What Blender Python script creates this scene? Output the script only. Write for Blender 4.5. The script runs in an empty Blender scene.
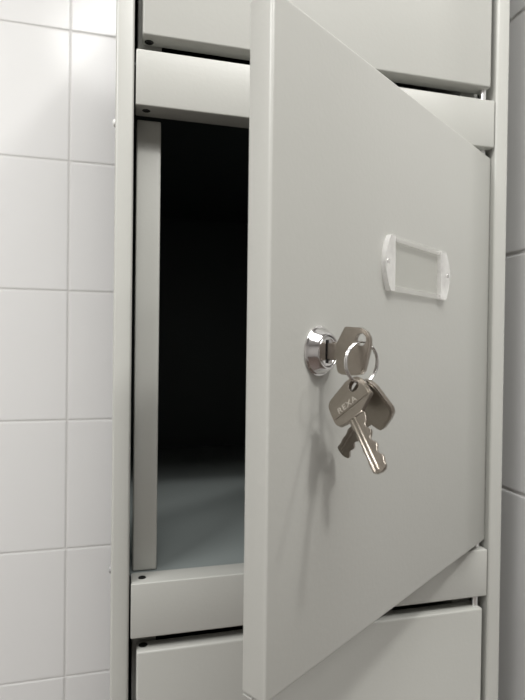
import bpy, bmesh, math
from mathutils import Vector, Matrix
C = bpy.context.scene.collection
PI = math.pi
MM = 0.001
ZF = 1037.2         # millimetres from the floor up to the shelf of the open compartment


# ---------------------------------------------------------------- materials
def principled(name, col, rough=.5, metal=0., spec=.5, ior=1.45):
    m = bpy.data.materials.new(name)
    m.use_nodes = True
    b = m.node_tree.nodes['Principled BSDF']
    b.inputs['Base Color'].default_value = (*col, 1)
    b.inputs['Roughness'].default_value = rough
    b.inputs['Metallic'].default_value = metal
    b.inputs['Specular IOR Level'].default_value = spec
    b.inputs['IOR'].default_value = ior
    return m, m.node_tree, b


def noise_bump(nt, b, scale, strength, dist, detail=2.):
    tc = nt.nodes.new('ShaderNodeTexCoord')
    no = nt.nodes.new('ShaderNodeTexNoise')
    no.inputs['Scale'].default_value = scale
    no.inputs['Detail'].default_value = detail
    bu = nt.nodes.new('ShaderNodeBump')
    bu.inputs['Strength'].default_value = strength
    bu.inputs['Distance'].default_value = dist
    nt.links.new(tc.outputs['Object'], no.inputs['Vector'])
    nt.links.new(no.outputs['Fac'], bu.inputs['Height'])
    nt.links.new(bu.outputs['Normal'], b.inputs['Normal'])
    return tc, no


def noise_colour(nt, b, tc, scale, c0, c1, detail=3.):
    no = nt.nodes.new('ShaderNodeTexNoise')
    no.inputs['Scale'].default_value = scale
    no.inputs['Detail'].default_value = detail
    mx = nt.nodes.new('ShaderNodeMix')
    mx.data_type = 'RGBA'
    mx.inputs[6].default_value = (*c0, 1)
    mx.inputs[7].default_value = (*c1, 1)
    nt.links.new(tc.outputs['Object'], no.inputs['Vector'])
    nt.links.new(no.outputs['Fac'], mx.inputs[0])
    nt.links.new(mx.outputs[2], b.inputs['Base Color'])


PAINT, nt, b = principled('grey_powder_coat', (.42, .415, .39), .34, 0, .5)
tc, _ = noise_bump(nt, b, 420, .10, .0006)
noise_colour(nt, b, tc, 9, (.418, .42, .39), (.436, .436, .406))
INSIDESHADE, nt, b = principled('interior_shade', (.028, .034, .034), .5, 0, .4)  # locker's inside shade put into the colour of back panel and shelf undersides
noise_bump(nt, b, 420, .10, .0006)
SHELFCOL, nt, b = principled('grey_green_shelf', (.215, .24, .235), .4, 0, .5)  # shelf tops, darker and greener than the outer coat
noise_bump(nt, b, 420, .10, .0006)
TILE, nt, b = principled('white_glazed_tile', (.80, .80, .79), .16, 0, .5)
tc, _ = noise_bump(nt, b, 14, .10, .002, 1.)
GROUT, nt, b = principled('grey_grout', (.68, .67, .655), .9, 0, .2)
noise_bump(nt, b, 600, .3, .0005)
PLASTER, nt, b = principled('grey_plaster', (.54, .525, .51), .85, 0, .2)
noise_bump(nt, b, 120, .15, .001)
FLOORM, nt, b = principled('brown_floor_tile', (.12, .09, .08), .45, 0, .4)
tc, _ = noise_bump(nt, b, 40, .1, .001)
noise_colour(nt, b, tc, 6, (.10, .075, .065), (.15, .115, .10))
CHROME, nt, b = principled('polished_chrome', (.72, .71, .705), .16, 1)
noise_bump(nt, b, 900, .05, .0002)
NICKEL, nt, b = principled('nickel_silver', (.60, .555, .50), .30, 1)
tc, _ = noise_bump(nt, b, 1500, .18, .0002)
noise_colour(nt, b, tc, 260, (.28, .25, .213), (.37, .334, .29))
LETTER, nt, b = principled('nickel_highlight', (.78, .74, .69), .28, 1)  # the keys' nickel made brighter, highlight on the letters put into the colour
noise_bump(nt, b, 1500, .1, .0002)
STEEL, nt, b = principled('spring_steel', (.72, .71, .70), .18, 1)
noise_bump(nt, b, 1200, .06, .0002)
PIN, nt, b = principled('zinc_pin', (.88, .88, .88), .30, 1)
noise_bump(nt, b, 900, .06, .0002)
BLACK, nt, b = principled('black_plastic_and_recess', (.006, .006, .006), .5, 0, .3)  # plastic of the bushes, also the shade in their holes and the keyway
noise_bump(nt, b, 700, .1, .0002)
SEAL, nt, b = principled('white_enamel', (.82, .82, .80), .3, 0, .5)
noise_bump(nt, b, 300, .05, .0003)
GREYENAMEL, nt, b = principled('grey_enamel', (.30, .30, .30), .4, 0, .5)
noise_bump(nt, b, 300, .05, .0003)

# clear acrylic: mostly see-through, a little milky
def acrylic(name, lo, hi, gloss):
    m = bpy.data.materials.new(name)
    m.use_nodes = True
    nt = m.node_tree
    nt.nodes.clear()
    N = nt.nodes.new
    out, tr, df, gl = N('ShaderNodeOutputMaterial'), N('ShaderNodeBsdfTransparent'), N('ShaderNodeBsdfDiffuse'), N('ShaderNodeBsdfGlossy')
    tr.inputs['Color'].default_value = (.97, .97, .96, 1)
    df.inputs['Color'].default_value = (.93, .92, .90, 1)
    gl.inputs['Roughness'].default_value = .15
    no, mr, tco = N('ShaderNodeTexNoise'), N('ShaderNodeMapRange'), N('ShaderNodeTexCoord')
    no.inputs['Scale'].default_value = 95
    mr.inputs['To Min'].default_value = lo
    mr.inputs['To Max'].default_value = hi
    m1, m2 = N('ShaderNodeMixShader'), N('ShaderNodeMixShader')
    m2.inputs['Fac'].default_value = gloss
    for a, b in ((tco.outputs['Object'], no.inputs['Vector']), (no.outputs['Fac'], mr.inputs['Value']), (mr.outputs['Result'], m1.inputs['Fac']),
                 (tr.outputs[0], m1.inputs[1]), (df.outputs[0], m1.inputs[2]), (m1.outputs[0], m2.inputs[1]), (gl.outputs[0], m2.inputs[2]),
                 (m2.outputs[0], out.inputs['Surface'])):
        nt.links.new(a, b)
    return m


ACR = acrylic('milky_acrylic', .2, .6, .10)
ACRBAR = acrylic('clear_acrylic', .08, .24, .10)

PANE = bpy.data.materials.new('clear_film')
PANE.use_nodes = True
nt = PANE.node_tree
nt.nodes.clear()
out = nt.nodes.new('ShaderNodeOutputMaterial')
tr = nt.nodes.new('ShaderNodeBsdfTransparent')
tr.inputs['Color'].default_value = (.985, .985, .98, 1)
gl = nt.nodes.new('ShaderNodeBsdfGlossy')
gl.inputs['Roughness'].default_value = .25
m1 = nt.nodes.new('ShaderNodeMixShader')
m1.inputs['Fac'].default_value = .03
nt.links.new(tr.outputs[0], m1.inputs[1])
nt.links.new(gl.outputs[0], m1.inputs[2])
nt.links.new(m1.outputs[0], out.inputs['Surface'])


# ---------------------------------------------------------------- mesh helpers (millimetres in, metres out)
def rbox(bm, x0, x1, y0, y1, z0, z1, bev=0., seg=2):
    r = bmesh.ops.create_cube(bm, size=1.)
    vs = r['verts']
    for v in vs:
        v.co = Vector(((x0 + x1) / 2 + v.co.x * (x1 - x0), (y0 + y1) / 2 + v.co.y * (y1 - y0), (z0 + z1) / 2 + v.co.z * (z1 - z0)))
    if bev:
        es = list({e for v in vs for e in v.link_edges})
        bmesh.ops.bevel(bm, geom=es, offset=bev, segments=seg, profile=.5, affect='EDGES')


def lathe(bm, prof, n=48, M=Matrix.Identity(4), close=False):
    """prof: (radius, height) pairs, spun about local +Z then moved by M."""
    rings = []
    for r, h in prof:
        if r < 1e-6:
            rings.append([bm.verts.new(M @ Vector((0, 0, h)))])
        else:
            rings.append([bm.verts.new(M @ Vector((r * math.cos(2 * PI * i / n), r * math.sin(2 * PI * i / n), h))) for i in range(n)])
    if close:
        rings.append(rings[0])
    for A, B in zip(rings, rings[1:]):
        for i in range(n):
            j = (i + 1) % n
            if len(A) == 1 and len(B) > 1:
                bm.faces.new((A[0], B[i], B[j]))
            elif len(B) == 1 and len(A) > 1:
                bm.faces.new((A[i], B[0], A[j]))
            elif len(A) > 1:
                bm.faces.new((A[i], B[i], B[j], A[j]))


def tube(bm, pts, r, n=10):
    pts = [Vector(p) for p in pts]
    rings = []
    up = None
    for i, p in enumerate(pts):
        t = (pts[min(i + 1, len(pts) - 1)] - pts[max(i - 1, 0)]).normalized()
        if up is None:
            up = t.orthogonal().normalized()
        up = (up - t * up.dot(t)).normalized()
        s = t.cross(up)
        rings.append([bm.verts.new(p + (up * math.cos(2 * PI * k / n) + s * math.sin(2 * PI * k / n)) * r) for k in range(n)])
    for A, B in zip(rings, rings[1:]):
        for k in range(n):
            j = (k + 1) % n
            bm.faces.new((A[k], A[j], B[j], B[k]))
    bm.faces.new(list(reversed(rings[0])))
    bm.faces.new(rings[-1])


def round_poly(pts, rad, seg=4):
    out = []
    n = len(pts)
    for i in range(n):
        p, a, c = Vector(pts[i]), Vector(pts[i - 1]), Vector(pts[(i + 1) % n])
        ra = min(rad, (a - p).length * .45)
        rc = min(rad, (c - p).length * .45)
        q0 = p + (a - p).normalized() * ra
        q1 = p + (c - p).normalized() * rc
        for k in range(seg + 1):
            t = k / seg
            out.append(q0 * (1 - t) ** 2 + p * 2 * t * (1 - t) + q1 * t * t)
    return out


def plate(bm, outer, holes, z0, z1):
    """flat plate from 2-D loops, with holes, between z0 and z1."""
    loops = [outer] + holes
    fr, bk = [], []
    edges = []
    for L in loops:
        a = [bm.verts.new((p[0], p[1], z1)) for p in L]
        fr.append(a)
        edges += [bm.edges.new((a[i], a[(i + 1) % len(a)])) for i in range(len(a))]
    g = bmesh.ops.triangle_fill(bm, use_beauty=True, use_dissolve=False, edges=edges, normal=(0, 0, 1))
    fs = [f for f in g['geom'] if isinstance(f, bmesh.types.BMFace)]
    vm = {}
    for L in fr:
        for v in L:
            vm[v] = bm.verts.new((v.co.x, v.co.y, z0))
    for f in fs:
        bm.faces.new([vm[v] for v in reversed(f.verts)])
    for L in fr:
        for i in range(len(L)):
            a, c = L[i], L[(i + 1) % len(L)]
            bm.faces.new((a, vm[a], vm[c], c))


def link(name, bm, mat, parent=None, smooth=True, bevel=0., M=None, shift=False):
    bmesh.ops.recalc_face_normals(bm, faces=bm.faces)
    for v in bm.verts:
        v.co = v.co * MM
        if shift:
            v.co.z += ZF * MM
    me = bpy.data.meshes.new(name)
    bm.to_mesh(me)
    bm.free()
    o = bpy.data.objects.new(name, me)
    mats = mat if isinstance(mat, (list, tuple)) else [mat]
    for m in mats:
        me.materials.append(m)
    C.objects.link(o)
    if smooth:
        for p in me.polygons:
            p.use_smooth = True
        me.set_sharp_from_angle(angle=math.radians(32))
    if bevel:
        md = o.modifiers.new('edge_rounding', 'BEVEL')
        md.width = bevel * MM
        md.segments = 2
        md.limit_method = 'ANGLE'
        md.angle_limit = math.radians(40)
    if M is not None:
        o.matrix_basis = M
    if parent is not None:
        o.parent = parent
        if shift:
            o.matrix_parent_inverse = parent.matrix_basis.inverted()
    return o


def empty(name, M, label, cat, group=None):
    o = bpy.data.objects.new(name, None)
    o.empty_display_size = .02
    C.objects.link(o)
    o.matrix_basis = M
    o['label'] = label
    o['category'] = cat
    if group:
        o['group'] = group
    return o


def P(x, y, z):
    return Vector((x * MM, y * MM, (z + ZF) * MM))


# ---------------------------------------------------------------- measurements (mm)
W, H, R = 259.0, 300.0, 34.3            # opening width, opening height, rail height
PITCH = H + R
PV, PY = 9.6, 10.4                       # hinge pin set in from the right post and from the front
FREE, HINGE, THK = 245.7, -6.15, 13.0    # door: free edge, hinge edge, thickness
ANG = .5904
ux, uy = -math.cos(ANG), -math.sin(ANG)
nx, ny = math.sin(ANG), -math.cos(ANG)
DEPTH = 445.0


def door_matrix(ang, k):
    c, s = math.cos(ang), math.sin(ang)
    M = Matrix(((-c, s, 0, (W - PV) * MM), (-s, -c, 0, PY * MM), (0, 0, 1, (ZF + k * PITCH) * MM), (0, 0, 0, 1)))
    return M


# ---------------------------------------------------------------- the room
def structure(o):
    o['kind'] = 'structure'
    return o


def tile_wall(name, a0, a1, z0, z1, to3d, off_a, off_z, size=198.):
    """grid of bevelled tiles on a grout bed; to3d(a, depth, z), depth < 0 sticks out into the room."""
    bm = bmesh.new()
    g, bev, proud = 1.2, 1.6, 1.3
    vs = [bm.verts.new(to3d(a, .0, z)) for a, z in ((a0, z0), (a1, z0), (a1, z1), (a0, z1))]
    f = bm.faces.new(vs)
    f.material_index = 1
    i0, i1 = math.floor((a0 - off_a) / size), math.ceil((a1 - off_a) / size)
    j0, j1 = math.floor((z0 - off_z) / size), math.ceil((z1 - off_z) / size)
    for i in range(i0, i1):
        for j in range(j0, j1):
            A0, A1 = max(off_a + i * size + g, a0), min(off_a + (i + 1) * size - g, a1)
            Z0, Z1 = max(off_z + j * size + g, z0), min(off_z + (j + 1) * size - g, z1)
            if A1 - A0 < 6 or Z1 - Z0 < 6:
                continue
            rings = []
            for ins, d in ((0, -.02), (.35, -.75 * proud), (bev * .55, -.93 * proud), (bev, -proud)):
                rings.append([bm.verts.new(to3d(a, d, z)) for a, z in
                              ((A0 + ins, Z0 + ins), (A1 - ins, Z0 + ins), (A1 - ins, Z1 - ins), (A0 + ins, Z1 - ins))])
            for Q, S in zip(rings, rings[1:]):
                for k in range(4):
                    bm.faces.new((Q[k], Q[(k + 1) % 4], S[(k + 1) % 4], S[k]))
            bm.faces.new(rings[-1])
    for v in bm.verts:
        v.co = v.co * MM
        v.co.z += ZF * MM
    bm.normal_update()
    me = bpy.data.meshes.new(name)
    bm.to_mesh(me)
    bm.free()
    me.materials.append(TILE)
    me.materials.append(GROUT)
    for p in me.polygons:
        p.use_smooth = False
    o = bpy.data.objects.new(name, me)
    C.objects.link(o)
    return structure(o)


FL = 1037.2
YB, XR = 520.0, 309.0                    # back wall, right wall nib
YE = -110.0                              # where the short right wall ends
XL, XF, YF, ZC = -1500.0, 1900.0, -2400.0, 1250.0
tile_wall('wall_back', XL, XR, -FL, ZC, lambda a, d, z: Vector((a, YB + d, z)), -91.8, 32.0)
# short wall beside the cabinet: tiled on the side facing it, plastered end and far side
tile_wall('wall_right', YE, YB, -FL, ZC, lambda a, d, z: Vector((XR + d, a, z)), -94.0, 32.0)
bm = bmesh.new()
rbox(bm, XR + .5, XR + 110, YE, YB + 60, -FL, ZC)
structure(link('wall_right_core', bm, PLASTER, smooth=False, shift=True))


def slab(name, x0, x1, y0, y1, z0, z1, mat):
    bm = bmesh.new()
    rbox(bm, x0, x1, y0, y1, z0, z1)
    return structure(link(name, bm, mat, smooth=False, shift=True))


slab('wall_back_core', XL - 60, XR, YB + .5, YB + 60, -FL, ZC, PLASTER)
slab('wall_left', XL - 60, XL, YF, YB, -FL, ZC, PLASTER)
slab('wall_front', XL - 60, XF + 60, YF - 60, YF, -FL, ZC, PLASTER)
slab('wall_far_right', XF, XF + 60, YF, YB, -FL, ZC, PLASTER)
slab('wall_back_right', XR + 110, XF + 60, YB, YB + 60, -FL, ZC, PLASTER)
slab('floor', XL - 60, XF + 60, YF - 60, YB + 60, -FL - 60, -FL, FLOORM)
slab('ceiling', XL - 60, XF + 60, YF - 60, YB + 60, ZC, ZC + 60, PLASTER)

# ---------------------------------------------------------------- the locker cabinet
base = Matrix.Translation(P(129.5, DEPTH / 2, -FL))
cab = empty('locker_cabinet', base, 'light grey metal locker cabinet with one compartment door standing open, against white wall tiles', 'locker')
ZB, ZT = -3 * PITCH - R, 2 * PITCH           # bottom and top of the frame


def cabpart(name, bm, mat=PAINT, **kw):
    return link(name, bm, mat, cab, shift=True, **kw)


for x0, x1 in ((-12.2, -1.1), (260.1, 271.2)):
    bm = bmesh.new()
    rbox(bm, x0, x1, 0, 17.5, ZB, ZT, 1.7, 3)
    cabpart('front_post', bm)
for x0, x1 in ((-12.0, -10.2), (269.1, 271.0)):
    bm = bmesh.new()
    rbox(bm, x0, x1, 17.5, DEPTH, ZB, ZT, .3, 1)
    cabpart('side_panel', bm)
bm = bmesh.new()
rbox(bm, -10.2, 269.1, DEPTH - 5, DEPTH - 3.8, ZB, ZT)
cabpart('back_panel', bm, INSIDESHADE)
bm = bmesh.new()
rbox(bm, -10.2, 269.1, 17.5, DEPTH - 5, ZT - 1.2, ZT)
cabpart('top_panel', bm)
rails = []
for k in range(-3, 3):
    zt = k * PITCH
    bm = bmesh.new()
    rbox(bm, 0, W, 0, 17, zt - R - .3, zt + .3, .9, 3)
    ra = cabpart('rail', bm)
    if k < 2:
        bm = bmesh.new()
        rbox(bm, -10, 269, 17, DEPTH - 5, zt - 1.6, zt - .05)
        sh = cabpart('shelf', bm, [SHELFCOL, INSIDESHADE])
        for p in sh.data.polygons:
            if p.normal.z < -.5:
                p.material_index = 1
    # black bushes for a left-hand hinge, middles coloured black for the dark holes, in the top and the underside of the rail
    for side, hx, hy in ((1, 7.0, 8.4), (-1, 6.6, 7.4)):
        if k not in (0, 1):
            continue
        bm = bmesh.new()
        z = zt if side > 0 else zt - R
        M = Matrix.Translation((hx, hy, z + side * .32 + ZF)) @ (Matrix.Rotation(PI, 4, 'X') if side < 0 else Matrix.Identity(4))
        lathe(bm, [(0, .05), (1.6, .05), (1.9, .22), (2.3, .25), (2.55, .05), (2.55, -.6)], 28, M)
        o = link('hinge_bush', bm, BLACK, ra)
        o.matrix_parent_inverse = (cab.matrix_basis @ ra.matrix_parent_inverse @ ra.matrix_basis).inverted()
for k in range(-3, 2):
    z0 = k * PITCH
    for x0, x1 in ((1.0, 16.7), (242.3, 258.0)):
        bm = bmesh.new()
        rbox(bm, x0, x1, 18.6, 34, z0 + .3, z0 + H - 1.5, 1.1, 3)
        cabpart('door_stop', bm)
# little rivet heads in the left flank, by the top and the foot of the open compartment
for zz, y, mt, nm in ((289, 6, SEAL, 'white rivet head'), (8.5, 6, GREYENAMEL, 'grey rivet head')):
    bm = bmesh.new()
    M = Matrix.Translation((-12.0, y, zz)) @ Matrix.Rotation(-PI / 2, 4, 'Y')
    lathe(bm, [(2.6, -.2), (2.6, .3), (2.2, 1.2), (1.2, 1.8), (0, 1.9)], 20, M)
    o = cabpart('rivet', bm, mt)
    o['label'] = nm


# ---------------------------------------------------------------- doors
def make_door(k, ang, zb, zt, fitted, plain=False):
    M = door_matrix(ang, k)
    bm = bmesh.new()
    rbox(bm, HINGE, FREE, PY - THK, PY, zb, zt, 1.5, 4)
    d = link('door', bm, PAINT, cab, M=M)
    d.matrix_parent_inverse = cab.matrix_basis.inverted()
    # folded lips along the top and the bottom, behind the face
    for za, zc in ((zb - 1.2, zb - .6), (zt + .6, zt + 1.2)):
        bm = bmesh.new()
        rbox(bm, HINGE + 20, FREE - .6, PY - THK + .2, PY - THK + 5.5, za, zc, .25, 1)
        if fitted:
            link('folded_lip', bm, PAINT, d)
        else:
            bm.free()
    for z, s in () if plain else ((zb, -1), (zt, 1)):
        bm = bmesh.new()
        lathe(bm, [(0, 0), (2.25, 0), (2.25, 8.8), (1.8, 9.4), (0, 9.4)] if s > 0 else [(0, 0), (2.25, 0), (2.25, -8.8), (1.8, -9.4), (0, -9.4)], 20,
              Matrix.Translation((-2.8, 5.2, z)))
        link('hinge_pin', bm, PIN, d)
        bm = bmesh.new()
        Mb = Matrix.Translation((FREE - 4.3, 2.4, z)) @ (Matrix.Rotation(PI, 4, 'X') if s < 0 else Matrix.Identity(4))
        lathe(bm, [(0, .06), (1.5, .06), (1.8, .3), (2.4, .4), (2.9, .06), (2.9, -.6)], 28, Mb)
        link('hinge_bush', bm, BLACK, d)
    return d


doors = {1: make_door(1, 0, 9.3, 294, False), 0: make_door(0, ANG, 5.6, 294, True), -1: make_door(-1, 0, 6, 291.0, False),
         -2: make_door(-2, 0, 6, 291.6, False, True), -3: make_door(-3, 0, 6, 291.6, False, True)}
door = doors[0]
door['label'] = 'open door with a cam lock and a clear label holder'

# cam lock: bevelled chrome rosette, inner ring, cylinder face with a keyway
LU, LZ = 211.4, 148.9
# lathe axis +Z -> door-local +Y (outward)
ML = Matrix.Translation((LU, PY, LZ)) @ Matrix.Rotation(-PI / 2, 4, 'X')
bm = bmesh.new()
lathe(bm, [(11.0, -.3), (11.2, .2), (11.2, .7), (10.9, 1.1), (10.4, 1.35), (8.35, 4.9), (8.0, 5.25), (7.6, 5.4), (7.2, 5.3), (7.05, 5.0), (7.05, 3.4)], 72, ML)
link('lock_rosette', bm, CHROME, door)
bm = bmesh.new()
lathe(bm, [(6.75, 3.0), (6.75, 4.7), (6.5, 5.0), (6.0, 5.05), (5.8, 4.85), (5.6, 4.75), (0, 4.75)], 64, ML)
link('lock_cylinder', bm, CHROME, door)
bm = bmesh.new()
lathe(bm, [(7.1, 3.3), (6.7, 3.3)], 48, ML)
link('lock_groove', bm, BLACK, door)
bm = bmesh.new()
rbox(bm, LU - .75, LU + 1.5, PY + 4.6, PY + 4.86, LZ - 5.3, LZ + 5.1, .08, 1)
rbox(bm, LU - 1.9, LU - .5, PY + 4.6, PY + 4.85, LZ - 4.2, LZ - 2.1, .08, 1)
link('keyway', bm, BLACK, door)  # thin black slabs, the slot's shade put into their colour

# clear label holder
cu, cz = 115.6, 195.9
wu, wh, wz = 117.2, 29.6, 12.0            # middle, half width and half height of the window
hw, hh, bulge = 35.8, 14.9, 5.6


def to_door_plane(bm, y0):
    # (u, z, depth) built flat in XY -> door-local (u, outward, z)
    for v in bm.verts:
        v.co = Vector((v.co.x, y0 + v.co.z, v.co.y))


def end_outline(sgn, seg=12):
    """bowed end piece of the holder, from the window side out to the curved edge."""
    x0 = wu + sgn * wh
    pts = [Vector((x0, cz - hh)), Vector((x0, cz + hh))]
    for k in range(seg + 1):
        t = 1 - 2 * k / seg
        pts.append(Vector((cu + sgn * (hw + bulge * (1 - t * t)), cz + hh * t)))
    return pts


bm = bmesh.new()
for sgn in (-1, 1):
    plate(bm, round_poly(end_outline(sgn), .9, 3), [], .05, 3.0)
nmilk = len(bm.faces)
for zc in (cz + (wz + hh) / 2, cz - (wz + hh) / 2):
    rbox(bm, wu - wh, wu + wh, zc - (hh - wz) / 2, zc + (hh - wz) / 2, .05, 2.4)
bm.faces.ensure_lookup_table()
for f in bm.faces[nmilk:]:
    f.material_index = 1
to_door_plane(bm, PY)
link('label_holder', bm, [ACR, ACRBAR], door, bevel=.7)
bm = bmesh.new()
rbox(bm, wu - wh, wu + wh, PY + 1.5, PY + 1.9, cz - wz - .3, cz + wz + .3)
link('label_window', bm, PANE, door)
for s in (-1, 1):
    bm = bmesh.new()
    M = Matrix.Translation((cu + s * 38.4, PY, cz + .4)) @ Matrix.Rotation(-PI / 2, 4, 'X')
    lathe(bm, [(.9, .1), (.9, 2.6), (1.5, 2.75), (1.3, 3.1), (0, 3.2)], 18, M)
    link('rivet', bm, STEEL, door)

# ---------------------------------------------------------------- keys
BOW = [(0, 3.3), (0, -5.2), (1.0, -9.0), (3.0, -9.9), (9.6, -10.1), (12.6, -9.6), (14.2, -8.0), (16.8, 2.6), (16.5, 6.2), (14.9, 8.7), (12.2, 10.3), (4.4, 10.8)]
BOWPAD = [(4.6, -9.1), (9.5, -9.3), (12.3, -8.8), (13.5, -7.5), (16.0, 2.6), (15.75, 6.0), (14.4, 8.1), (12.0, 9.5), (4.6, 10.0)]
HOLE = Vector((12.3, 5.2))


def circle(c, r, n=28):
    return [Vector((c[0] + r * math.cos(2 * PI * i / n), c[1] + r * math.sin(2 * PI * i / n))) for i in range(n)]


def blade_outline(L, cut, side):
    """blade from a=+1 to a=-L; deep cuts on the side `side` of the b axis, shallow ones on the other."""
    n = len(cut)
    big, small = [], []
    x0, x1 = -3.2, -L + 2.2
    for i, c in enumerate(cut):
        t = x0 + (x1 - x0) * i / (n - 1)
        w = (x1 - x0) / (n - 1)
        big += [(t - w * .18, 4.3 - c), (t + w * .22, 4.3 - c)]
        small += [(t - w * .18, -3.9 + c * .28), (t + w * .22, -3.9 + c * .28)]
    top = [(1, 3.3), (-1.2, 4.3)] + big + [(-L + .5, 2.0)]
    bot = [(-L, 0), (-L + .6, -2.4)] + small[::-1] + [(-1.2, -3.9), (1, -3.5)]
    pts = top + bot
    if side < 0:
        pts = [(a, -b) for a, b in pts][::-1]
    return [Vector(p) for p in pts]


def make_key(name, M, L, cut, side, label, text=None, neck=.4):
    k = empty(name, M, label, 'key', 'keys on the split ring')
    o = Vector((HOLE.x, HOLE.y, 0))
    # bow
    bm = bmesh.new()
    plate(bm, round_poly(BOW, .8, 3), [circle(HOLE, 2.6)], -1.0, 1.0)
    for v in bm.verts:
        v.co -= o
    pad = round_poly(BOWPAD, .8, 3)
    plate(bm, [p - o.xy for p in pad], [[p - o.xy for p in circle(HOLE, 2.65)]], 1.0, 1.22)
    plate(bm, [p - o.xy for p in pad], [[p - o.xy for p in circle(HOLE, 2.65)]], -1.22, -1.0)
    bow = link('bow', bm, NICKEL, k, bevel=.32)
    # blade
    bm = bmesh.new()
    plate(bm, blade_outline(L, cut, side), [], -.62, .62)
    s = side
    for b0, b1, t in ((-1.5, -.35, .97), (-3.2, -2.2, .9)):
        c0, c1 = (b0, b1) if s > 0 else (-b1, -b0)
        rbox(bm, -L + 1.2, 1.5, c0, c1, -t, t, .28, 2)
    rbox(bm, -neck, 2.5, -3.6, 3.6, -.98, .98, .3, 2)
    for v in bm.verts:
        v.co -= o
    link('blade', bm, NICKEL, k, bevel=.12)
    if text:
        cv = bpy.data.curves.new('lettering', 'FONT')
        cv.body = text
        cv.size = 3.9
        cv.space_character = 1.12
        cv.extrude = .09
        cv.align_x = 'CENTER'
        cv.align_y = 'CENTER'
        to = bpy.data.objects.new('lettering_source', cv)
        C.objects.link(to)
        bpy.context.view_layer.update()
        dg = bpy.context.evaluated_depsgraph_get()
        me = bpy.data.meshes.new_from_object(to.evaluated_get(dg))
        bpy.data.objects.remove(to)
        bm = bmesh.new()
        bm.from_mesh(me)
        bpy.data.meshes.remove(me)
        for v in bm.verts:      # reads along +b, letter tops towards +a, on the -c face
            x, y, z = v.co
            v.co = Vector((6.6 + y, -1.2 + x, -1.28 - z)) - o
        link('stamped_lettering', bm, LETTER, bow, smooth=False)
    return k


def rodrigues(w):
    w = Vector(w)
    return Matrix.Rotation(w.length, 4, w.normalized())


# the key in the lock: its axis a runs along the door normal, b runs up
n3 = Vector((nx, ny, 0))
u3 = Vector((ux, uy, 0))
piv = Vector((W - PV, PY, 0))
def on_door(u, v, z):
    q = piv + u3 * u + n3 * (PY + v)
    return Vector((q.x, q.y, z))


A0 = 9.8                                  # bow starts this far in front of the door face
holeP = on_door(LU, A0 + HOLE.x, LZ + HOLE.y)
ML = Matrix.Identity(4)
bx = Vector((0, 0, 1))
cxv = n3.cross(bx)
for i, col in enumerate((n3, bx, cxv)):
    for j in range(3):
        ML[j][i] = col[j]
ML.translation = P(*holeP)
make_key('key', ML, 9.0, [.6, 1.4, .8], 1, 'silver key inserted in the chrome lock of the open door, carrying the split ring', neck=4.9)

POSE = {1: ((-2.25084, -1.55019, -1.88182), (88.95, -134.45, 134.4)),
        2: ((1.00241, -1.54972, -.16984), (94.1721, -135.69466, 133.4374))}


def key_matrix(i):
    w, t = POSE[i]
    M = rodrigues(w)
    M.translation = P(*t)
    return M


make_key('key', key_matrix(1), 26.6, [.4, 2.1, 1.0, 2.6, 1.2, 2.2, 1.0, 1.6], 1,
         'silver key hanging in front, letters stamped on its bow, blade pointing down right', 'REXA')
make_key('key', key_matrix(2), 26.8, [.8, 1.3, 2.4, 1.0, 2.2, 1.2, 1.9, .8], -1,
         'silver key hanging behind the lettered key, its grooved blade pointing down left')

# split ring: two touching coils through the three holes
bm = bmesh.new()
h = Vector((.9611, .2763, 0))
zv = Vector((0, 0, 1))
nn = h.cross(zv)
rr = 8.6
ctr = holeP - zv * (1.0 + rr)
pts = []
N = 150
for i in range(N + 1):
    a = math.radians(28) + 2 * PI * 2.06 * i / N
    pts.append(ctr + (h * math.cos(a) + zv * math.sin(a)) * rr + nn * (-.5 + 1.0 * min(1, max(0, (i / N - .42) / .16))))
tube(bm, pts, .47, 12)
o = link('key_ring', bm, STEEL, shift=True)
o['label'] = 'steel split ring hanging from the key in the lock'
o['category'] = 'key ring'

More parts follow.
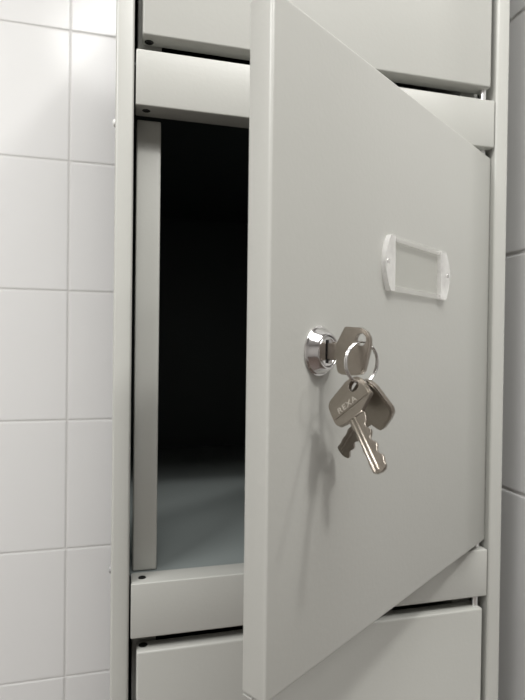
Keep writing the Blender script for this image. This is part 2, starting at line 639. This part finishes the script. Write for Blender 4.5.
# ---------------------------------------------------------------- light
def area(name, loc, target, size, power, col, spread=PI):
    L = bpy.data.lights.new(name, 'AREA')
    L.shape = 'DISK'
    L.size = size
    L.energy = power
    L.color = col
    L.spread = spread
    o = bpy.data.objects.new(name, L)
    C.objects.link(o)
    o.location = P(*loc)
    d = (P(*target) - o.location)
    o.rotation_euler = d.to_track_quat('-Z', 'Y').to_euler()
    return o


area('ceiling_lamp_and_fill', (395, -770, ZC - 15), (395, -770, 0), .12, 8.2, (1, .985, .96))
area('ceiling_lamp_and_fill', (900, -860, ZC - 15), (900, -860, 0), .16, 5.5, (1, .985, .96))
area('ceiling_lamp_and_fill', (120, -690, ZC - 15), (120, -690, 0), .8, 16.5, (1, .99, .975))  # unseen broad fill, added to brighten the cabinet front
area('ceiling_lamp_and_fill', (-1000, -760, ZC - 15), (-1000, -760, 0), .7, 30, (1, .995, .985))  # unseen left fill, added to brighten the back wall
w = bpy.data.worlds.new('World')
bpy.context.scene.world = w
w.use_nodes = True
w.node_tree.nodes['Background'].inputs[0].default_value = (.05, .05, .05, 1)
w.node_tree.nodes['Background'].inputs[1].default_value = 1

# ---------------------------------------------------------------- camera
cam = bpy.data.cameras.new('camera')
co = bpy.data.objects.new('camera', cam)
C.objects.link(co)
yaw, pit, rol = .2510, -.0099, .0123
Rt = Vector((math.cos(yaw), -math.sin(yaw), 0))
F = Vector((math.sin(yaw), math.cos(yaw), 0))
U = Vector((0, 0, 1))
F2 = F * math.cos(pit) + U * math.sin(pit)
U2 = U * math.cos(pit) - F * math.sin(pit)
R3 = Rt * math.cos(rol) + U2 * math.sin(rol)
U3 = U2 * math.cos(rol) - Rt * math.sin(rol)
M = Matrix.Identity(4)
for i, col in enumerate((R3, U3, -F2)):
    for j in range(3):
        M[j][i] = col[j]
M.translation = P(-3.755, -339.04, 151.43)
co.matrix_basis = M
cam.sensor_fit = 'VERTICAL'
cam.sensor_height = 36
cam.lens = 528.04 / 700 * 36
cam.clip_start = .005
cam.dof.use_dof = True
cam.dof.focus_distance = .285
cam.dof.aperture_fstop = 14
sc = bpy.context.scene
sc.camera = co
sc.cycles.diffuse_bounces = 3
sc.view_settings.view_transform = 'Standard'
sc.view_settings.look = 'None'
sc.view_settings.exposure = -.04
sc.view_settings.gamma = 1
sc.view_settings.use_curve_mapping = False
